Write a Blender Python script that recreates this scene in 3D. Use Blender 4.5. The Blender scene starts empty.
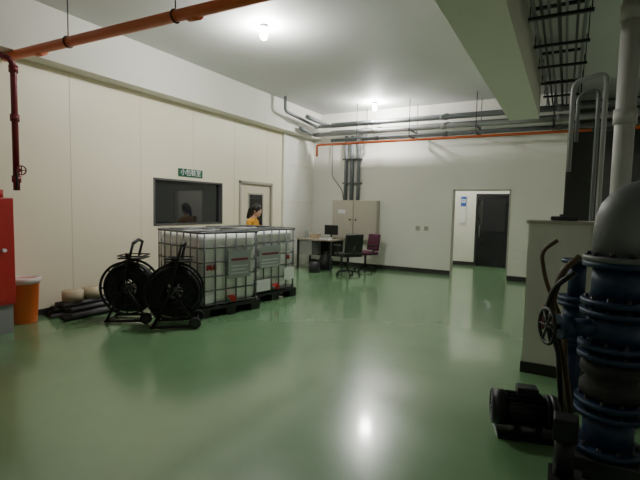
import bpy, bmesh, math, random
from mathutils import Vector, Matrix
random.seed(4)
# ------------------------------------------------------------------ materials
MATS={}
def mat(name,col,rough=0.5,metal=0.0,var=0.06,scale=6.0,bump=0.0,bscale=40.0,emit=None,estr=0.0,coat=0.0,spec=None):
    if name in MATS: return MATS[name]
    m=bpy.data.materials.new(name); m.use_nodes=True
    nt=m.node_tree; n=nt.nodes; l=nt.links
    b=n["Principled BSDF"]
    tc=n.new("ShaderNodeTexCoord"); no=n.new("ShaderNodeTexNoise"); no.inputs["Scale"].default_value=scale; no.inputs["Detail"].default_value=3
    l.new(tc.outputs["Object"],no.inputs["Vector"])
    mx=n.new("ShaderNodeMix"); mx.data_type='RGBA'
    c=Vector(col[:3])
    mx.inputs[6].default_value=(*(c*(1-var)),1); mx.inputs[7].default_value=(*[min(1,x*(1+var)) for x in c],1)
    l.new(no.outputs["Fac"],mx.inputs[0]); l.new(mx.outputs[2],b.inputs["Base Color"])
    b.inputs["Roughness"].default_value=rough; b.inputs["Metallic"].default_value=metal
    b.inputs["Coat Weight"].default_value=coat
    if spec is not None: b.inputs["Specular IOR Level"].default_value=spec
    if bump>0:
        n2=n.new("ShaderNodeTexNoise"); n2.inputs["Scale"].default_value=bscale
        l.new(tc.outputs["Object"],n2.inputs["Vector"])
        bp=n.new("ShaderNodeBump"); bp.inputs["Strength"].default_value=bump; bp.inputs["Distance"].default_value=0.01
        l.new(n2.outputs["Fac"],bp.inputs["Height"]); l.new(bp.outputs["Normal"],b.inputs["Normal"])
    if emit:
        b.inputs["Emission Color"].default_value=(*emit,1); b.inputs["Emission Strength"].default_value=estr
    MATS[name]=m; return m
M_wall=mat("cream_panel",(0.84,0.78,0.60),0.45,var=0.03,scale=1.2)
M_wallb=mat("white_plaster",(0.81,0.80,0.73),0.6,var=0.05,scale=1.5)
M_ceil=mat("ceiling_paint",(0.60,0.61,0.60),0.7,var=0.05,scale=1.0)
M_beam=mat("beam_paint",(0.70,0.69,0.62),0.65,var=0.03)
M_seam=mat("panel_seam",(0.70,0.65,0.51),0.6)
M_base=mat("black_baseboard",(0.03,0.025,0.025),0.5)
M_grey=mat("grey_paint",(0.28,0.28,0.28),0.5)
M_recess=mat("dark_recess_wall",(0.10,0.10,0.10),0.7)  # recess walls set much darker than the plaster
M_pipe=mat("grey_pipe",(0.18,0.195,0.205),0.4)
M_pipel=mat("light_grey_pipe",(0.34,0.35,0.35),0.4)
M_elbow=mat("elbow_grey_paint",(0.15,0.16,0.165),0.45,var=.1,bump=.1)
M_orange=mat("orange_pipe",(0.62,0.12,0.03),0.45)
M_red=mat("red_paint",(0.42,0.02,0.02),0.4)
M_dred=mat("dark_red_paint",(0.16,0.012,0.02),0.4)
M_black=mat("black_plastic",(0.010,0.010,0.011),0.5)
M_blackm=mat("black_metal",(0.012,0.012,0.014),0.45,0.2)
M_steel=mat("galvanised_steel",(0.12,0.125,0.13),0.45,0.5)
M_dsteel=mat("dark_steel",(0.05,0.05,0.055),0.4,0.6)
M_hdpe=mat("white_hdpe",(0.86,0.87,0.84),0.4,var=0.03,coat=0.1)
M_plate=mat("label_plate",(0.30,0.33,0.32),0.4,0.2)
M_blue=mat("blue_paint",(0.008,0.028,0.075),0.5,bump=0.1)
M_ored=mat("orange_plastic",(0.85,0.17,0.04),0.4)
M_bag=mat("plastic_bag",(0.7,0.62,0.6),0.35)
M_tape=mat("beige_roll",(0.50,0.42,0.29),0.6)
M_card=mat("card",(0.42,0.33,0.22),0.8)
M_cab=mat("cabinet_beige",(0.50,0.47,0.40),0.45)
M_cabd=mat("cabinet_gap",(0.16,0.15,0.14),0.6)
M_wood=mat("desk_top",(0.35,0.30,0.24),0.5)
M_maroon=mat("maroon_fabric",(0.10,0.02,0.05),0.7)
M_green=mat("green_sign",(0.0,0.10,0.05),0.4)
M_white=mat("white_paint",(0.80,0.80,0.80),0.5)
M_wpipe=mat("white_pipe",(0.46,0.46,0.44),0.45)
M_bsign=mat("blue_sign",(0.02,0.09,0.4),0.4)
M_door=mat("cream_door",(0.70,0.64,0.50),0.45)
M_frame=mat("door_frame",(0.40,0.38,0.33),0.4)
M_wframe=mat("window_frame",(0.10,0.10,0.10),0.4)
M_dark=mat("dark_door",(0.012,0.013,0.016),0.25)
M_glass=mat("dark_glass",(0.02,0.022,0.025),0.04,var=0.01,spec=0.9)
M_rubber=mat("rubber",(0.02,0.02,0.02),0.7)
M_tubeg=mat("grey_conduit_tube",(0.09,0.09,0.10),0.45)
M_hose=mat("brown_hose",(0.10,0.065,0.035),0.6)
M_skin=mat("skin",(0.55,0.33,0.23),0.5)
M_hair=mat("black_hair",(0.012,0.009,0.008),0.4)
M_shirt=mat("yellow_shirt",(0.75,0.36,0.03),0.8)
M_trouser=mat("dark_trousers",(0.03,0.035,0.05),0.8)
M_bulb=mat("lit_bulb",(1,1,1),0.4,emit=(1,0.98,0.92),estr=60)

def floor_mat():
    m=bpy.data.materials.new("green_epoxy"); m.use_nodes=True; nt=m.node_tree; n=nt.nodes; l=nt.links; b=n["Principled BSDF"]
    tc=n.new("ShaderNodeTexCoord")
    a=n.new("ShaderNodeTexNoise"); a.inputs["Scale"].default_value=0.9; a.inputs["Detail"].default_value=6; a.inputs["Roughness"].default_value=0.6
    l.new(tc.outputs["Object"],a.inputs["Vector"])
    r=n.new("ShaderNodeValToRGB"); r.color_ramp.elements[0].position=0.3; r.color_ramp.elements[1].position=0.7
    r.color_ramp.elements[0].color=(0.13,0.255,0.125,1); r.color_ramp.elements[1].color=(0.16,0.30,0.15,1)
    l.new(a.outputs["Fac"],r.inputs[0]); l.new(r.outputs[0],b.inputs["Base Color"])
    rr=n.new("ShaderNodeMapRange"); rr.inputs[3].default_value=0.20; rr.inputs[4].default_value=0.30
    l.new(a.outputs["Fac"],rr.inputs[0]); l.new(rr.outputs[0],b.inputs["Roughness"])
    c=n.new("ShaderNodeTexNoise"); c.inputs["Scale"].default_value=2.2; c.inputs["Detail"].default_value=1; l.new(tc.outputs["Object"],c.inputs["Vector"])
    bp=n.new("ShaderNodeBump"); bp.inputs["Strength"].default_value=0.05; bp.inputs["Distance"].default_value=0.012
    l.new(c.outputs["Fac"],bp.inputs["Height"]); l.new(bp.outputs["Normal"],b.inputs["Normal"]); l.new(bp.outputs["Normal"],b.inputs["Coat Normal"])
    b.inputs["Coat Weight"].default_value=0.6; b.inputs["Coat Roughness"].default_value=0.11; b.inputs["Coat IOR"].default_value=1.5
    return m
M_floor=floor_mat()

# ------------------------------------------------------------------ builder
def fillet(pts,rad,n=6):
    pts=[Vector(p) for p in pts]; out=[pts[0]]
    for i in range(1,len(pts)-1):
        a,b,c=pts[i-1],pts[i],pts[i+1]
        u=(a-b); v=(c-b); r=min(rad,u.length*0.49,v.length*0.49)
        p=b+u.normalized()*r; q=b+v.normalized()*r
        for k in range(n+1):
            t=k/n; out.append(p*(1-t)**2+b*2*t*(1-t)+q*t*t)
    out.append(pts[-1]); return out
class B:
    def __init__(s,name,M=None):
        s.name=name; s.bm=bmesh.new(); s.mats=[]; s.M=M or Matrix.Identity(4)
    def mi(s,m):
        if m not in s.mats: s.mats.append(m)
        return s.mats.index(m)
    def fin(s,vs,m,smooth=False):
        i=s.mi(m); fs=set()
        for v in vs:
            for f in v.link_faces: fs.add(f)
        for f in fs: f.material_index=i; f.smooth=smooth
    def box(s,c,size,m,rot=None,bev=0.0):
        mt=Matrix.Translation(Vector(c))@(rot or Matrix.Identity(4))@Matrix.Diagonal((*size,1))
        r=bmesh.ops.create_cube(s.bm,size=1,matrix=s.M@mt); vs=r['verts']
        s.fin(vs,m)
        if bev>0:
            es=set(e for v in vs for e in v.link_edges)
            rr=bmesh.ops.bevel(s.bm,geom=list(es),offset=bev,segments=3,affect='EDGES',profile=0.5)
            i=s.mi(m)
            for f in rr['faces']: f.material_index=i; f.smooth=True
        return s
    def bx(s,x0,x1,y0,y1,z0,z1,m,bev=0.0):
        return s.box(((x0+x1)/2,(y0+y1)/2,(z0+z1)/2),(abs(x1-x0),abs(y1-y0),abs(z1-z0)),m,bev=bev)
    def cyl(s,p0,p1,r,m,r2=None,seg=24):
        p0=Vector(p0);p1=Vector(p1);d=p1-p0
        q=d.to_track_quat('Z','Y').to_matrix().to_4x4()
        g=bmesh.ops.create_cone(s.bm,cap_ends=True,segments=seg,radius1=r,radius2=r if r2 is None else r2,depth=d.length,matrix=s.M@Matrix.Translation((p0+p1)/2)@q)
        s.fin(g['verts'],m,True)
        for v in g['verts']:
            for f in v.link_faces:
                if len(f.verts)>4: f.smooth=False
        return s
    def sph(s,c,r,m,sc=(1,1,1),rot=None,seg=20):
        g=bmesh.ops.create_uvsphere(s.bm,u_segments=seg,v_segments=max(8,seg*2//3),radius=r,matrix=s.M@Matrix.Translation(Vector(c))@(rot or Matrix.Identity(4))@Matrix.Diagonal((*sc,1)))
        s.fin(g['verts'],m,True); return s
    def tube(s,pts,r,m,seg=12,closed=False,fil=0.0):
        if fil>0: pts=fillet(pts,fil)
        pts=[Vector(p) for p in pts]; n=len(pts); i=s.mi(m)
        rings=[]; nrm=None
        for k in range(n):
            if closed: t=(pts[(k+1)%n]-pts[k-1]).normalized()
            else: t=((pts[min(k+1,n-1)]-pts[k]).normalized()+(pts[k]-pts[max(k-1,0)]).normalized()).normalized()
            if nrm is None:
                nrm=t.orthogonal().normalized()
                if closed:
                    nrm=(Vector((0,0,1)) if abs(t.z)<.5 else Vector((1,0,0))).cross(t).normalized()
            nrm=(nrm-t*nrm.dot(t)).normalized(); bn=t.cross(nrm)
            rings.append([s.bm.verts.new(s.M@(pts[k]+(nrm*math.cos(a)+bn*math.sin(a))*r)) for a in [2*math.pi*j/seg for j in range(seg)]])
        rng=n if closed else n-1
        for k in range(rng):
            A=rings[k];C=rings[(k+1)%n]
            for j in range(seg):
                f=s.bm.faces.new((A[j],A[(j+1)%seg],C[(j+1)%seg],C[j])); f.material_index=i; f.smooth=True
        if not closed:
            for rg in (list(reversed(rings[0])),rings[-1]):
                f=s.bm.faces.new(rg); f.material_index=i
        return s
    def ring(s,c,R,r,m,axis=(0,0,1),seg=40,rs=10):
        q=Vector(axis).to_track_quat('Z','Y')
        pts=[Vector(c)+q@Vector((R*math.cos(a),R*math.sin(a),0)) for a in [2*math.pi*k/seg for k in range(seg)]]
        return s.tube(pts,r,m,seg=rs,closed=True)
    def lathe(s,c,prof,m,axis=(0,0,1),seg=32):
        q=Vector(axis).to_track_quat('Z','Y'); i=s.mi(m); rings=[]
        for (r,z) in prof:
            rings.append([s.bm.verts.new(s.M@(Vector(c)+q@Vector((r*math.cos(a),r*math.sin(a),z)))) for a in [2*math.pi*k/seg for k in range(seg)]])
        for k in range(len(rings)-1):
            A=rings[k];C=rings[k+1]
            for j in range(seg):
                f=s.bm.faces.new((A[j],A[(j+1)%seg],C[(j+1)%seg],C[j])); f.material_index=i; f.smooth=True
        for rg in (list(reversed(rings[0])),rings[-1]):
            f=s.bm.faces.new(rg); f.material_index=i
        return s
    def text(s,txt,size,m,mtx,ext=0.002):
        cu=bpy.data.curves.new('t','FONT'); cu.body=txt; cu.size=size; cu.extrude=ext; cu.align_x='CENTER'; cu.align_y='CENTER'
        o=bpy.data.objects.new('t',cu); bpy.context.collection.objects.link(o)
        dg=bpy.context.evaluated_depsgraph_get(); me=bpy.data.meshes.new_from_object(o.evaluated_get(dg))
        me.transform(s.M@mtx); s.addmesh(me,m); bpy.data.objects.remove(o); return s
    def addmesh(s,me,m,smooth=False):
        k=len(s.bm.faces); s.bm.from_mesh(me); s.bm.faces.ensure_lookup_table()
        for f in s.bm.faces[k:]:
            mm=m(f.calc_center_median()) if callable(m) else m
            f.material_index=s.mi(mm); f.smooth=smooth
    def done(s,loc=None):
        me=bpy.data.meshes.new(s.name)
        loc=Vector(loc) if loc is not None else Vector((0,0,0))
        bmesh.ops.recalc_face_normals(s.bm,faces=s.bm.faces[:])
        bmesh.ops.translate(s.bm,verts=s.bm.verts[:],vec=-loc)
        s.bm.to_mesh(me); s.bm.free()
        for m in s.mats: me.materials.append(m)
        o=bpy.data.objects.new(s.name,me); o.location=loc; bpy.context.collection.objects.link(o); return o
def RZ(a): return Matrix.Rotation(math.radians(a),4,'Z')
def RX(a): return Matrix.Rotation(math.radians(a),4,'X')
def RY(a): return Matrix.Rotation(math.radians(a),4,'Y')
def T(*v): return Matrix.Translation(Vector(v))

# ------------------------------------------------------------------ room shell
XL,XR,YB,YS,ZC=-6.0,1.3,10.35,-4.0,3.9
B("floor").bx(XL-.2,XR+.2,YS-.2,12.7,-0.1,0,M_floor).done()
B("ceiling").bx(XL-.2,XR+.2,YS-.2,12.7,ZC,ZC+0.1,M_ceil).done()
w=B("wall_left")
WY0,WY1,WZ0,WZ1=5.15,6.84,1.13,1.93
DY0,DY1,DZ=7.36,8.56,2.02
w.bx(XL-.12,XL,YS,WY0,0,ZC,M_wall).bx(XL-.12,XL,WY1,DY0,0,ZC,M_wall).bx(XL-.12,XL,DY1,YB+.12,0,ZC,M_wall)
w.bx(XL-.12,XL,WY0,WY1,0,WZ0,M_wall).bx(XL-.12,XL,WY0,WY1,WZ1,ZC,M_wall).bx(XL-.12,XL,DY0,DY1,DZ,ZC,M_wall)
w.done()
sm=B("trim_1")
y=0.3
while y<9:
    if WY0<y<WY1:
        sm.bx(XL,XL+.003,y,y+.008,0.1,WZ0-.05,M_seam).bx(XL,XL+.003,y,y+.008,WZ1+.05,3.25,M_seam)
    elif DY0-.1<y<DY1+.1: sm.bx(XL,XL+.003,y,y+.008,DZ+.1,3.25,M_seam)
    else: sm.bx(XL,XL+.003,y,y+.008,0.1,3.25,M_seam)
    y+=1.15
sm.done()
B("wall_left_column").bx(XL,XL+.06,8.95,YB,0,3.25,M_wallb).bx(XL+.06,XL+.063,8.95,YB,1.60,1.61,M_seam).bx(XL+.06,XL+.063,8.95,YB,2.5,2.51,M_seam).done()
bb=B("baseboard_left"); bb.bx(XL,XL+.015,YS,DY0-.06,0,.08,M_base).done()
B("beam_left").bx(XL,XL+.28,YS,YB,3.25,ZC,M_beam).done()
OX0,OX1,OZ=-2.27,-1.05,1.96
w=B("wall_back")
w.bx(XL,OX0,YB,YB+.12,0,ZC,M_wallb).bx(OX1,-.05,YB,YB+.12,0,ZC,M_wallb).bx(OX0,OX1,YB,YB+.12,OZ,ZC,M_wallb)
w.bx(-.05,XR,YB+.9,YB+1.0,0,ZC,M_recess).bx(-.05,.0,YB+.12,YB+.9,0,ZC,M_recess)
w.done()
B("baseboard_back").bx(XL+.06,OX0,YB-.015,YB,0,.1,M_base).bx(OX1,-.05,YB-.015,YB,0,.1,M_base).done()
B("trim_2").bx(OX0,OX0+.03,YB-.01,YB+.13,0,OZ,M_frame).bx(OX1-.03,OX1,YB-.01,YB+.13,0,OZ,M_frame).bx(OX0,OX1,YB-.01,YB+.13,OZ-.03,OZ,M_frame).done()
B("wall_corridor").bx(-3.6,-2.12,12.5,12.6,0,ZC,M_wallb).bx(-1.24,-.2,12.5,12.6,0,ZC,M_wallb).bx(-2.12,-1.24,12.5,12.6,1.94,ZC,M_wallb).bx(-3.7,-3.6,YB+.12,12.6,0,ZC,M_wallb).bx(-.3,-.2,YB+.12,12.5,0,ZC,M_wallb).done()
B("baseboard_corridor").bx(-3.6,-2.12,12.485,12.5,0,.1,M_base).done()
B("wall_right").bx(XR,XR+.1,YS,YB+1,0,ZC,M_wallb).done()
B("wall_front").bx(XL-.1,XR+.1,YS-.1,YS,0,ZC,M_wallb).done()
B("beam_ceiling").bx(-1.03,-.52,YS,9.2,3.2,ZC,M_beam).done()
wn=B("window_1")
wn.bx(XL-.07,XL-.06,WY0,WY1,WZ0,WZ1,M_glass)
for a in ((WY0,WY0+.03,WZ0,WZ1),(WY1-.03,WY1,WZ0,WZ1),(WY0,WY1,WZ0,WZ0+.03),(WY0,WY1,WZ1-.03,WZ1)):
    wn.bx(XL-.1,XL+.012,*a,M_wframe)
wn.done()
dr=B("door_1")
dr.bx(XL-.08,XL-.03,DY0,DY1,0.01,DZ,M_door)
for a in ((DY0,DY0+.05,0,DZ),(DY1-.05,DY1,0,DZ),(DY0,DY1,DZ-.05,DZ)): dr.bx(XL-.1,XL+.02,*a,M_frame)
dr.bx(XL-.03,XL-.022,7.72,8.22,1.05,1.75,M_glass)
for a in ((7.70,7.73,1.03,1.77),(8.21,8.24,1.03,1.77),(7.7,8.24,1.03,1.06),(7.7,8.24,1.74,1.77)): dr.bx(XL-.03,XL-.015,*a,M_frame)
dr.cyl((XL-.03,7.5,1.0),(XL+.03,7.5,1.0),.012,M_steel).cyl((XL+.03,7.5,1.0),(XL+.03,7.62,1.0),.012,M_steel)
dr.done()
dr=B("door_2")
dr.bx(-2.08,-1.28,12.51,12.55,0.005,1.9,M_dark).bx(-2.12,-2.08,12.49,12.6,0,1.94,M_dsteel).bx(-1.28,-1.24,12.49,12.6,0,1.94,M_dsteel).bx(-2.12,-1.24,12.49,12.6,1.9,1.94,M_dsteel)
dr.bx(-1.98,-1.38,12.50,12.51,.95,1.8,M_glass).cyl((-2.0,12.44,.8),(-2.0,12.44,1.1),.012,M_steel).cyl((-2.0,12.44,.82),(-2.0,12.51,.82),.008,M_steel).cyl((-2.0,12.44,1.08),(-2.0,12.51,1.08),.008,M_steel)
dr.done()
sg=B("corridor_wall_sign"); sg.bx(-2.52,-2.36,12.47,12.5,1.15,1.88,M_white).bx(-2.51,-2.37,12.465,12.47,1.60,1.86,M_bsign)
sg.text("♿",.1,M_white,T(-2.44,12.464,1.74)@RX(90)); sg.done()
sg=B("room_name_sign"); sg.bx(XL,XL+.012,5.69,6.28,1.99,2.13,M_green)
sg.text("小包裝室",.125,M_white,T(XL+.014,5.985,2.06)@RZ(90)@RX(90)); sg.done()

# ------------------------------------------------------------------ lamps
def lamp(x,y,p,name="ceiling_lamp"):
    b=B(name); b.lathe((x,y,ZC-.055),[(.03,-.0),(.055,.01),(.055,.055)],M_white)
    b.lathe((x,y,ZC-.20),[(.005,0),(.03,.01),(.05,.04),(.055,.07),(.045,.11),(.028,.145)],M_bulb); b.done(loc=(x,y,ZC))
    ld=bpy.data.lights.new("bulb_light",'POINT'); ld.energy=p; ld.shadow_soft_size=.075; ld.color=(1,.985,.94)
    o=bpy.data.objects.new("bulb_light",ld); o.location=(x,y,ZC-.14); bpy.context.collection.objects.link(o)
lamp(-3.65,4.97,440); lamp(-3.93,9.6,440); lamp(-2.6,11.5,200)
lamp(-3.6,-1.5,15)  # added weak fill bulb, unseen behind the camera

# ------------------------------------------------------------------ pipes
p=B("sprinkler_main_pipe")
Y0=3.06
p.cyl((-5.95,Y0-.12,3.2),(XR,Y0+.06,3.2),.052,M_orange)
for x in (-5.3,-3.0,-.6): p.cyl((x-.06,Y0-.1+(x+6)*.0248,3.2),(x+.06,Y0-.1+(x+6)*.0248+.003,3.2),.064,M_orange)
p.cyl((-5.9,Y0-.12,3.2),(-5.9,Y0-.12,3.27),.03,M_orange)
for x in (-4.75,-3.2,-1.6):
    yy=Y0-.12+(x+5.95)*.0248
    p.cyl((x,yy,3.26),(x,yy,ZC),.006,M_dsteel,seg=8); p.ring((x,yy,3.2),.058,.007,M_dsteel,axis=(1,0,0),seg=24,rs=6)
p.done()
p=B("red_riser_pipe")
rx,ry=-5.62,2.86
p.tube([(rx,ry,1.62),(rx,ry,3.12),(rx,ry-.5,3.12)],.035,M_dred,fil=.12)
for z in (1.75,2.45,3.0): p.cyl((rx,ry,z-.04),(rx,ry,z+.04),.048,M_dred)
p.cyl((rx,ry,1.85),(rx+.1,ry,1.85),.018,M_dred).ring((rx+.11,ry,1.85),.05,.008,M_dred,axis=(1,0,0),seg=20,rs=6)
for a in (0,90): p.box((rx+.11,ry,1.85),(.006,.1,.01),M_dred,rot=RX(a))
p.tube([(rx,ry,2.0),(rx+.05,ry-.02,1.7),(rx+.02,ry-.02,1.62)],.012,M_black)
p.done()
p=B("overhead_pipe_rack")
for (yy,z,r,x0,m) in ((9.95,3.52,.06,-5.2,M_pipe),(9.8,3.29,.055,-5.6,M_pipel),(9.95,3.15,.045,-5.2,M_pipe),(10.10,3.38,.04,-5.3,M_pipe),(9.65,3.45,.04,-5.5,M_pipe)):
    p.cyl((x0,yy,z),(1.25,yy,z),r,m)
    for x in (-4.0,-2.4,-.2): p.cyl((x-.05,yy,z),(x+.05,yy,z),r+.012,m)
for x in (-4.35,-3.1,-1.7,-.3):
    p.bx(x-.02,x+.02,9.55,10.18,3.07,3.1,M_steel); p.cyl((x,9.58,3.07),(x,9.58,ZC),.008,M_dsteel,seg=8); p.cyl((x,10.16,3.07),(x,10.16,ZC),.008,M_dsteel,seg=8)
    p.bx(x-.02,x+.02,9.55,10.18,3.22,3.24,M_steel)
p.tube([(-5.5,8.3,ZC-.01),(-5.5,8.3,3.58),(-5.45,9.65,3.45),(-4.9,9.65,3.45)],.035,M_pipe,fil=.1)
p.tube([(-5.3,8.9,3.55),(-5.3,9.95,3.52)],.05,M_pipe)
p.tube([(-5.6,9.1,3.35),(-5.6,9.8,3.29)],.05,M_pipe)
p.done()
p=B("sprinkler_branch_pipe"); p.cyl((-5.4,9.75,3.03),(1.25,9.75,3.03),.028,M_orange)
p.tube([(-5.4,9.75,3.03),(-5.5,9.75,3.03),(-5.5,9.75,2.75)],.028,M_orange,fil=.06)
p.done()
p=B("cable_riser_pipes")
for x,r in ((-4.95,.045),(-4.78,.05),(-4.6,.045)):
    p.cyl((x,10.29,1.69),(x,10.29,3.3),r,M_pipe)
for z in (2.1,2.7): p.bx(-5.02,-4.52,10.23,10.345,z,z+.03,M_steel)
p.tube([(-5.35,10.3,3.1),(-5.35,10.3,2.3),(-5.05,10.3,1.95),(-5.0,10.3,1.69)],.012,M_pipe,fil=.1)
p.done()
p=B("ceiling_conduit_rack")
for i,x in enumerate((-.40,-.33,-.26,-.17,-.10,0.0,.07)):
    p.cyl((x,YS+.1,3.55+.015*(i%2)),(x,10.2,3.55+.015*(i%2)),.014+.006*(i%3==0),M_dsteel if i%2 else M_pipe,seg=10)
for k in range(9):
    yy=2.6+k*.9
    p.bx(-.46,.14,yy-.02,yy+.02,3.50,3.53,M_dsteel)
    for x in (-.44,.12): p.cyl((x,yy,3.5),(x,yy,ZC),.006,M_dsteel,seg=8)
for k in range(4):
    yy=4.0+k*1.6
    p.bx(-.44,.1,yy-.02,yy+.02,3.72,3.75,M_dsteel)
p.done()
p=B("grey_service_pipes")
p.tube([(.0,5.05,1.9),(.0,5.05,2.76),(.27,5.05,2.82),(.27,5.05,.0)],.022,M_pipel,fil=.08)
p.tube([(.05,5.15,2.2),(.05,5.15,2.66),(.22,5.15,2.70),(.22,5.15,.0)],.018,M_pipe,fil=.07)
for z in (1.8,2.3): p.bx(.18,.36,5.17,5.20,z,z+.03,M_steel)
p.done()
p=B("large_white_pipe")
p.tube([(.37,4.3,ZC-.01),(.37,4.3,.0)],.07,M_wpipe,seg=24)
for z in (1.5,2.2,3.0): p.cyl((.37,4.3,z),(.37,4.3,z+.12),.082,M_wpipe)
p.tube([(.62,4.36,ZC-.01),(.62,4.36,.0)],.10,M_pipel,seg=24)
p.done()

# ------------------------------------------------------------------ low partition on the right
p=B("low_partition_cabinet")
p.bx(-.29,.75,4.5,4.95,.1,1.39,M_wallb).bx(-.31,.77,4.48,4.97,1.39,1.42,M_cab).bx(-.30,.76,4.485,4.96,0,.1,M_base)
p.bx(.2,.205,4.495,4.5,.12,1.38,M_seam); p.done()
p=B("tool_box"); p.bx(-.12,.1,4.6,4.8,1.422,1.46,M_dsteel,bev=.01).bx(-.05,.02,4.66,4.74,1.46,1.48,M_steel).done()

# ------------------------------------------------------------------ blue valve stack + elbow
cx,cy=.28,3.02
def flange(b,z,r=.18,m=M_blue,t=.03,n=10):
    b.cyl((cx,cy,z),(cx,cy,z+t),r,m,seg=36)
    for k in range(n):
        a=2*math.pi*k/n; x=cx+(r-.03)*math.cos(a); yv=cy+(r-.03)*math.sin(a)
        b.cyl((x,yv,z-.02),(x,yv,z+t+.02),.012,M_dsteel,seg=6)
p=B("blue_valve_stack")
p.bx(cx-.18,cx+.18,cy-.18,cy+.18,0,.12,M_dsteel,bev=.01)
flange(p,.13); p.cyl((cx,cy,.16),(cx,cy,.34),.13,M_blue,seg=32); flange(p,.34)
flange(p,.40)
p.lathe((cx,cy,.43),[(.13,0),(.16,.04),(.16,.08),(.13,.12),(.16,.16),(.16,.2),(.13,.24)],M_rubber); flange(p,.67); flange(p,.73)
p.cyl((cx,cy,.76),(cx,cy,.92),.14,M_blue,seg=32)
p.cyl((cx,cy,.84),(cx-.26,cy-.12,.84),.05,M_blue).cyl((cx-.22,cy-.10,.84),(cx-.28,cy-.13,.84),.07,M_blue)
p.ring((cx-.34,cy-.16,.84),.10,.010,M_black,axis=(-.9,-.43,0),seg=30,rs=8)
p.cyl((cx-.28,cy-.13,.84),(cx-.35,cy-.162,.84),.015,M_dsteel)
for a in (0,60,120): 
    d=Vector((-.43,.9,0))*math.cos(math.radians(a))*.10+Vector((0,0,1))*math.sin(math.radians(a))*.10; c0=Vector((cx-.34,cy-.16,.84))
    p.cyl(c0-d,c0+d,.007,M_black,seg=8)
flange(p,.92); flange(p,.98)
p.cyl((cx,cy,1.01),(cx,cy,1.20),.13,M_blue,seg=32)
p.cyl((cx,cy,1.195),(cx,cy,1.225),.18,M_blue,seg=36)
p.done()
p=B("grey_elbow_pipe"); 
p.cyl((cx,cy,1.228),(cx,cy,1.258),.18,M_elbow,seg=36)
for k in range(10):
    a=2*math.pi*k/10; p.cyl((cx+.15*math.cos(a),cy+.15*math.sin(a),1.258),(cx+.15*math.cos(a),cy+.15*math.sin(a),1.28),.013,M_dsteel,seg=6)
p.tube([(cx,cy,1.25),(cx,cy,1.56),(XR-.005,cy+.12,1.56)],.135,M_elbow,seg=32,fil=.34)
p.cyl((cx+.6,cy+.075,1.56),(cx+.63,cy+.08,1.56),.18,M_elbow,seg=36)
p.done()
p=B("rubber_hoses")
p.tube([(.12,3.45,.0),(.04,3.45,.5),(-.06,3.45,.85),(.0,3.45,1.1),(.1,3.5,1.2)],.022,M_hose,fil=.2)
p.tube([(.06,3.38,.0),(.0,3.4,.6),(-.10,3.4,.75),(-.04,3.4,1.0),(.08,3.4,1.1)],.018,M_black,fil=.2)
p.tube([(.08,3.52,.0),(.04,3.52,.7),(-.10,3.52,1.0),(-.14,3.52,1.22),(-.04,3.55,1.3)],.014,M_hose,fil=.2)
p.done()
p=B("blue_gate_valve")
gx,gy=.10,3.85
p.cyl((gx,gy,0),(gx,gy,.5),.07,M_blue).cyl((gx,gy,.5),(gx,gy,.53),.12,M_blue).cyl((gx,gy,.54),(gx,gy,.57),.12,M_blue).cyl((gx,gy,.57),(gx,gy,.8),.085,M_blue).cyl((gx,gy,.8),(gx,gy,.83),.12,M_blue).cyl((gx,gy,.84),(gx,gy,.87),.12,M_blue).cyl((gx,gy,.87),(gx,gy,1.12),.06,M_blue)
p.cyl((gx-.05,gy,.68),(gx-.2,gy,.68),.03,M_blue).ring((gx-.21,gy,.68),.09,.01,M_dred,axis=(1,0,0),seg=24,rs=6)
p.box((gx-.21,gy,.68),(.01,.18,.012),M_dred).box((gx-.21,gy,.68),(.01,.012,.18),M_dred)
p.cyl((gx,gy,1.12),(gx,gy,1.15),.11,M_blue); p.done()

p=B("electric_pump_motor",T(-.15,3.23,0)@RZ(14))
zc=.17
p.bx(-.20,.20,-.12,.12,0,.035,M_blackm)
p.cyl((-.17,0,zc),(.10,0,zc),.095,M_blackm,seg=32)
for k in range(20):
    a=2*math.pi*k/20
    p.box((-.03,math.cos(a)*.10,zc+math.sin(a)*.10),(.22,.006,.024),M_blackm,rot=RX(math.degrees(a)-90))
p.cyl((-.23,0,zc),(-.15,0,zc),.115,M_blackm,seg=32)
for r in (.03,.055,.08,.103): p.ring((-.232,0,zc),r,.004,M_dsteel,axis=(1,0,0),seg=28,rs=6)
p.cyl((-.236,0,zc),(-.23,0,zc),.015,M_steel)
p.bx(-.08,.05,-.05,.05,zc+.10,zc+.16,M_blackm,bev=.008)
p.bx(-.10,-.06,-.10,.10,.035,.10,M_blackm).bx(.03,.07,-.10,.10,.035,.10,M_blackm)
p.cyl((.10,0,zc),(.12,0,zc),.11,M_blackm,seg=32)
p.lathe((.12,0,zc),[(.08,0),(.11,.01),(.115,.03),(.105,.05),(.07,.065)],M_dsteel,axis=(1,0,0))
p.done()
p=B("pump_control_box"); p.bx(-.01,.15,2.55,2.73,0.0,.10,M_blackm).cyl((.06,2.64,.1),(.06,2.64,.30),.05,M_blackm).bx(.0,.12,2.58,2.70,.30,.42,M_blackm,bev=.01)
p.done()

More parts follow.
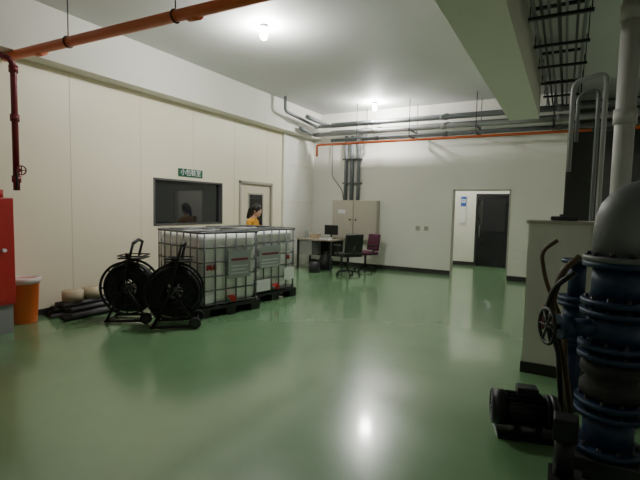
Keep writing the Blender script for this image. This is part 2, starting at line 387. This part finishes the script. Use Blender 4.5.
# ------------------------------------------------------------------ IBC totes
def ibc(cx,cy,ang,labels,txt,ty):
    b=B("ibc_tote",T(cx,cy,0)@RZ(ang))
    for x in (-.52,0,.52):
        for y in (-.42,0,.42): b.bx(x-.08,x+.08,y-.08,y+.08,0.02,.10,M_black)
    for y in (-.42,0,.42): b.bx(-.6,.6,y-.07,y+.07,0,.02,M_black)
    b.bx(-.6,.6,-.5,.5,.10,.14,M_black)
    b.box((0,0,.145+.49),(1.10,.90,.95),M_hdpe,bev=.07)
    b.cyl((0,0,1.10),(0,0,1.14),.10,M_hdpe).cyl((0,0,1.13),(0,0,1.155),.085,M_black)
    r=.011
    def rect(z,rr=r): b.tube(fillet([(-.58,-.3,z),(-.58,-.48,z),(.58,-.48,z),(.58,.48,z),(-.58,.48,z),(-.58,-.29,z)],.06,4),rr,M_steel,seg=8)
    for z in (.17,.36,.55,.74,.93): rect(z)
    rect(1.13,.018)
    n=7
    for k in range(n):
        x=-.52+1.04*k/(n-1)
        for y in (-.485,.485): b.cyl((x,y,.13),(x,y,1.13),r,M_steel,seg=8)
    for k in range(6):
        y=-.42+.84*k/5
        for x in (-.585,.585): b.cyl((x,y,.13),(x,y,1.13),r,M_steel,seg=8)
    for x in (-.3,.3): b.cyl((x,-.48,1.135),(x,.48,1.135),.014,M_steel,seg=8)
    for (side,a,bb_,z0,z1,m) in labels:
        b.bx(.597,.605,a,bb_,z0,z1,m)
        if m is M_plate:
            b.bx(.605,.607,a+.05,bb_-.05,z1-.14,z1-.11,M_dred)
            for q in range(3): b.bx(.605,.606,a+.05,bb_-.05-.04*(q%2),z1-.22-.05*q,z1-.212-.05*q,M_white)
    b.cyl((.5,0,.22),(.63,0,.22),.04,M_hdpe).cyl((.62,0,.22),(.65,0,.22),.045,M_black).bx(.60,.62,-.02,.04,.26,.27,M_dred)
    b.text(txt,.08,M_red,T(.575,ty,.66)@RZ(90)@RX(90),ext=.012)
    b.done()
ibc(-4.556,4.884,-14.5,[('x',-.06,.32,.50,.88,M_plate),('x',-.42,-.3,.2,.3,M_white)],"純水",-.3)
ibc(-4.60,5.95,-10,[('x',-.36,.10,.54,.88,M_plate),('x',-.42,-.12,.18,.36,M_white),('x',.2,.44,.3,.5,M_white)],"純",.3)

# ------------------------------------------------------------------ hose reel carts
def reel(x,y,ang,s=1.0):
    b=B("hose_reel_cart",T(x,y,0)@RZ(ang)@Matrix.Scale(s,4))
    zc=.43; R=.33
    for yy in (-.11,.11):
        b.ring((0,yy,zc),R,.016,M_blackm,axis=(0,1,0),seg=48)
        b.ring((0,yy,zc),R-.05,.010,M_blackm,axis=(0,1,0),seg=40,rs=6)
        b.ring((0,yy,zc),.13,.014,M_blackm,axis=(0,1,0),seg=32)
        for k in range(8):
            a=math.pi*k/4
            b.cyl((math.cos(a)*.04,yy,zc+math.sin(a)*.04),(math.cos(a)*R,yy,zc+math.sin(a)*R),.011,M_blackm,seg=8)
    b.cyl((0,-.17,zc),(0,.17,zc),.03,M_dsteel)
    b.cyl((0,-.125,zc),(0,-.105,zc),.07,M_steel)
    for k in range(4):
        for j,Rr in enumerate((.15,.185,.22,.255,.285)):
            b.ring((0,-.075+.05*k,zc),Rr,.024,M_black,axis=(0,1,0),seg=36,rs=8)
    for yy in (-.17,.17):
        b.tube([(-.24,yy,.02),(-.03,yy,zc),(.05,yy,.80),(.10,yy,1.0)],.016,M_blackm,fil=.08)
        b.tube([(.26,yy,.05),(.02,yy,zc)],.016,M_blackm)
        b.cyl((-.26,yy,.02),(.28,yy,.035),.016,M_blackm)
    b.tube([(.10,-.17,1.0),(.11,-.0,1.04),(.10,.17,1.0)],.020,M_black)
    b.cyl((-.24,-.17,.02),(-.24,.17,.02),.014,M_blackm); b.cyl((.03,-.17,.72),(.03,.17,.72),.012,M_blackm)
    b.bx(-.10,.20,-.15,.15,.80,.815,M_blackm)
    b.tube([(-.1,-.15,.84),(.2,-.15,.84),(.2,.15,.84),(-.1,.15,.84),(-.1,-.14,.84)],.008,M_blackm,seg=6)
    b.cyl((0,-.08,.815),(0,-.08,.87),.03,M_dsteel)
    for yy in (-.2,.2):
        b.ring((.26,yy,.072),.055,.018,M_rubber,axis=(0,1,0),seg=28); b.cyl((.26,yy-.012,.072),(.26,yy+.012,.072),.045,M_dsteel)
    b.cyl((.26,-.2,.072),(.26,.2,.072),.01,M_steel)
    b.tube([(0,-.17,zc),(0,-.20,zc),(.08,-.20,zc+.08)],.009,M_steel,seg=8); b.cyl((.08,-.20,zc+.08),(.08,-.28,zc+.08),.014,M_black)
    b.done()
reel(-4.84,3.78,32); reel(-4.17,3.90,38)

# ------------------------------------------------------------------ left items
p=B("trash_bin"); bx_,by_=-5.80,3.0
p.lathe((bx_,by_,0),[(.13,0),(.135,.01),(.165,.50),(.18,.51),(.18,.54),(.155,.54),(.155,.48),(.0,.46)],M_ored)
p.lathe((bx_,by_,.49),[(.172,0),(.186,.03),(.186,.07),(.168,.075),(.15,.03),(.0,.01)],M_bag)
p.done()
p=B("fire_hydrant_cabinet")
p.bx(-5.95,-5.42,1.75,2.72,.33,1.53,M_red,bev=.01).bx(-5.42,-5.41,1.80,2.67,.38,1.48,M_red)
p.bx(-5.41,-5.40,2.0,2.45,1.0,1.3,M_dark).cyl((-5.42,2.6,.95),(-5.38,2.6,.95),.02,M_steel)
p.text("消防栓",.15,M_white,T(-5.405,2.22,.75)@RZ(90)@RX(90))
p.bx(-5.93,-5.45,1.8,2.70,0,.33,M_grey)
p.cyl((-5.62,2.66,1.53),(-5.62,2.66,1.62),.05,M_red)
p.done()
p=B("wall_left_pier"); p.bx(-6.0,-5.55,.6,1.7,0,3.25,M_beam).done()
p=B("black_plastic_tubes")
for i,(x,z,y0,y1) in enumerate(((-5.90,.03,3.35,4.9),(-5.83,.03,3.3,4.8),(-5.76,.03,3.4,5.0),(-5.69,.03,3.25,4.7),(-5.62,.03,3.5,4.9),(-5.55,.03,3.3,4.6),(-5.48,.03,3.4,4.8),(-5.41,.03,3.25,4.5),(-5.86,.09,3.35,4.7),(-5.79,.09,3.45,4.85),(-5.72,.09,3.3,4.7),(-5.65,.09,3.4,4.8),(-5.58,.09,3.45,4.6),(-5.82,.145,3.4,4.7),(-5.73,.145,3.35,4.7),(-5.66,.145,3.4,4.6))):
    p.cyl((x,y0,z),(x+.02,y1,z),.03,(M_tubeg,M_rubber,M_dsteel)[i%3],seg=14)
p.done()
p=B("tape_roll")
for i,(x,y,z) in enumerate(((-5.74,3.58,.176),(-5.74,3.86,.176))):
    p.lathe((x,y,z),[(.05,0),(.13,0),(.13,.14),(.05,.14)],M_tape); p.ring((x,y,z+.14),.05,.004,M_card)
p.done()
p=B("wall_socket"); 
for x in (-3.05,-2.85): p.bx(x-.05,x+.05,10.33,10.348,1.0,1.1,M_frame,bev=.004)
p.done()
p=B("electrical_cabinet")
p.bx(-5.22,-4.02,10.12,10.345,.70,1.68,M_cab,bev=.006)
p.bx(-4.64,-4.63,10.115,10.12,.71,1.67,M_cabd)
p.bx(-5.2,-4.66,10.112,10.12,.73,1.65,M_cab).bx(-4.61,-4.04,10.112,10.12,.73,1.65,M_cab)
for x in (-4.72,-4.56): p.cyl((x,10.09,1.2),(x,10.12,1.2),.02,M_black)
p.bx(-5.05,-4.85,10.108,10.112,1.35,1.45,M_white)
p.done()
p=B("work_desk")
p.bx(-5.65,-4.70,9.1,9.75,.71,.74,M_wood)
for x in (-5.62,-4.73):
    for y in (9.13,9.72): p.bx(x-.02,x+.02,y-.02,y+.02,0,.71,M_dsteel)
p.bx(-5.62,-4.73,9.70,9.72,.3,.7,M_dsteel).bx(-5.6,-5.25,9.15,9.6,.35,.7,M_grey).done()
p=B("computer_monitor"); p.bx(-5.1,-4.75,9.5,9.53,.84,1.07,M_black).cyl((-4.93,9.53,.75),(-4.93,9.53,.9),.02,M_black).bx(-5.03,-4.83,9.45,9.6,.741,.752,M_black); p.done()
p=B("plastic_bottle"); 
p.lathe((-5.5,9.3,.741),[(.04,0),(.045,.02),(.045,.15),(.02,.2),(.02,.23)],M_plate)
p.done()
p=B("cardboard_box"); p.bx(-5.40,-5.20,9.3,9.5,.741,.85,M_card).bx(-5.38,-5.22,9.29,9.3,.76,.84,M_tape).done()
p=B("paper_stack"); p.bx(-5.05,-4.8,9.15,9.35,.741,.78,M_white).bx(-5.03,-4.82,9.16,9.34,.78,.80,M_plate).done()
p=B("storage_bag"); p.lathe((-5.0,9.4,0),[(.12,0),(.17,.05),(.18,.2),(.12,.34),(.04,.4),(.06,.44)],M_black).lathe((-5.0,8.85,0),[(.1,0),(.13,.03),(.13,.2),(.08,.25)],M_dsteel).done()
def chair(name,x,y,ang,m,sc):
    b=B(name,T(x,y,0)@RZ(ang)@Matrix.Scale(sc,4))
    for k in range(5):
        a=2*math.pi*k/5; e=(math.cos(a)*.27,math.sin(a)*.27,.07)
        b.cyl((0,0,.10),e,.02,M_black,r2=.014,seg=10); b.sph((e[0],e[1],.03),.03,M_rubber,seg=10)
    b.cyl((0,0,.08),(0,0,.42),.028,M_dsteel)
    b.box((0,0,.46),(.48,.46,.08),m,bev=.03)
    b.tube([(0,.2,.43),(0,.27,.5),(0,.26,.7)],.02,M_black,fil=.05)
    b.box((0,.25,.72),(.44,.07,.42),m,rot=RX(-8),bev=.03)
    for s_ in (-1,1):
        b.tube([(s_*.22,.02,.44),(s_*.28,.02,.48),(s_*.28,.02,.66)],.014,M_black,fil=.04); b.box((s_*.28,.0,.67),(.05,.26,.03),M_black,bev=.01)
    b.done()
chair("office_chair",-4.20,8.95,-125,M_black,1.0)
chair("office_chair",-4.12,9.75,-30,M_maroon,.95)

# ------------------------------------------------------------------ woman
def skin_mesh(verts,edges,radii,root=0,sub=2):
    me=bpy.data.meshes.new("s"); me.from_pydata([tuple(v) for v in verts],edges,[]); o=bpy.data.objects.new("s",me); bpy.context.collection.objects.link(o)
    sk=o.modifiers.new("k",'SKIN'); sk.use_smooth_shade=True
    for i,r in enumerate(radii):
        rr=r if isinstance(r,tuple) else (r,r); o.data.skin_vertices[0].data[i].radius=rr; o.data.skin_vertices[0].data[i].use_root=(i==root)
    ss=o.modifiers.new("u",'SUBSURF'); ss.levels=sub; ss.render_levels=sub
    dg=bpy.context.evaluated_depsgraph_get(); r=bpy.data.meshes.new_from_object(o.evaluated_get(dg)); bpy.data.objects.remove(o); return r
WM=T(-5.29,6.80,0)@RZ(12)   # local +X = facing direction
W=B("woman",WM)
def addskin(v,e,r,m,root=0,sub=2):
    me=skin_mesh(v,e,r,root,sub)
    k=len(W.bm.faces); W.bm.from_mesh(me); W.bm.faces.ensure_lookup_table(); W.bm.verts.ensure_lookup_table()
    vs=set()
    for f in W.bm.faces[k:]:
        c=f.calc_center_median(); f.material_index=W.mi(m(c) if callable(m) else m); f.smooth=True
        for vv in f.verts: vs.add(vv)
    for vv in vs: vv.co=WM@vv.co
V=[(0,0,.84),(.01,0,.95),(.04,0,1.08),(.07,0,1.19),(.10,0,1.26),(.125,0,1.33)]
R=[(.13,.10),(.115,.09),(.12,.09),(.12,.085),(.05,.05),(.045,.045)]
E=[(0,1),(1,2),(2,3),(3,4),(4,5)]
hands=[]
for sgn in (-1,1):
    i=len(V)
    V+=[(0,.085*sgn,.78),(.015,.09*sgn,.45),(0,.10*sgn,.09),(.03,.105*sgn,.045),(.15,.12*sgn,.035)]
    R+=[.085,.058,.042,.042,.032]; E+=[(0,i),(i,i+1),(i+1,i+2),(i+2,i+3),(i+3,i+4)]
    j=len(V)
    V+=[(.07,.16*sgn,1.2),(.10,.20*sgn,.98),(.24,.16*sgn,1.0),(.32,.12*sgn,1.03)]
    R+=[.055,.042,.034,.024]; E+=[(3,j),(j,j+1),(j+1,j+2),(j+2,j+3)]
    hands.append((Vector((.32,.12*sgn,1.03)),sgn))
def bodymat(c):
    if abs(c.x)<.25 and c.z<.07: return M_black
    if c.x>.23 and c.z>.9: return M_skin
    if c.z>1.265: return M_skin
    if c.z<.84: return M_trouser
    return M_shirt
addskin(V,E,R,bodymat,0)
for hp,sgn in hands:
    d=Vector((.9,-.35*sgn,.25)).normalized(); s_=Vector((.35,.9,0)).normalized()*sgn
    addskin([hp,hp+d*.045,hp+d*.085],[(0,1),(1,2)],[(.022,.018),(.036,.016),(.034,.014)],M_skin)
    for k,(off,ln) in enumerate(((-.027,.068),(-.009,.078),(.009,.072),(.027,.056))):
        b0=hp+d*.075+s_*off
        addskin([b0,b0+d*ln*.45,b0+d*ln*.75-Vector((0,0,ln*.25)),b0+d*ln*.85-Vector((0,0,ln*.55))],[(0,1),(1,2),(2,3)],[.009,.009,.008,.007],M_skin,sub=1)
    b0=hp+d*.025-s_*.02
    addskin([b0,b0-s_*.03+d*.02,b0-s_*.04+d*.05],[(0,1),(1,2)],[.012,.011,.009],M_skin,sub=1)
hm=T(.155,0,1.405)@RY(18)
def hsph(c,r,m,sc=(1,1,1)):
    o=W.M; W.M=WM@hm; W.sph(c,r,m,sc); W.M=o
hsph((0,0,.0),.1,M_skin,(.92,.74,1.05)); hsph((.03,0,-.05),.065,M_skin,(1,.85,1))
hsph((.092,0,-.015),.014,M_skin,(1.2,.8,1.6))
for s_ in (-1,1):
    hsph((.080,.03*s_,.008),.011,M_white); hsph((.088,.03*s_,.008),.006,M_hair); hsph((.082,.03*s_,.028),.012,M_hair,(.6,1.4,.3)); hsph((-.0,.076*s_,-.01),.02,M_skin,(.8,.5,1.3))
hsph((.083,0,-.058),.014,M_dred,(.6,1.6,.5))
hsph((-.018,0,.022),.108,M_hair,(.92,.82,1.02)); hsph((-.07,0,-.05),.07,M_hair,(.8,1,1.2)); 
o_=W.M; W.M=WM@hm; W.tube([(-.09,0,.03),(-.14,0,.0),(-.15,0,-.1),(-.13,0,-.2)],.028,M_hair,fil=.05); W.M=o_
W.done(loc=(-5.27,6.82,0))

# ------------------------------------------------------------------ world + camera
wd=bpy.data.worlds.new("world"); bpy.context.scene.world=wd; wd.use_nodes=True
wd.node_tree.nodes["Background"].inputs[0].default_value=(.5,.55,.6,1); wd.node_tree.nodes["Background"].inputs[1].default_value=.05
f=445.0; H=1.5
yaw=math.radians(28.8); pitch=math.radians(4.24); roll=math.radians(1.2)
fwd=Vector((-math.sin(yaw)*math.cos(pitch), math.cos(yaw)*math.cos(pitch), -math.sin(pitch)))
right=Vector((math.cos(yaw), math.sin(yaw),0)); up=right.cross(fwd)
r2=right*math.cos(roll)+up*math.sin(roll); u2=up*math.cos(roll)-right*math.sin(roll)
cam=bpy.data.objects.new('camera',bpy.data.cameras.new('camera')); bpy.context.collection.objects.link(cam)
cam.matrix_world=T(0,0,H)@Matrix((r2,u2,-fwd)).transposed().to_4x4()
cam.data.sensor_width=36; cam.data.lens=f*36/640; cam.data.clip_start=.05
bpy.context.scene.camera=cam
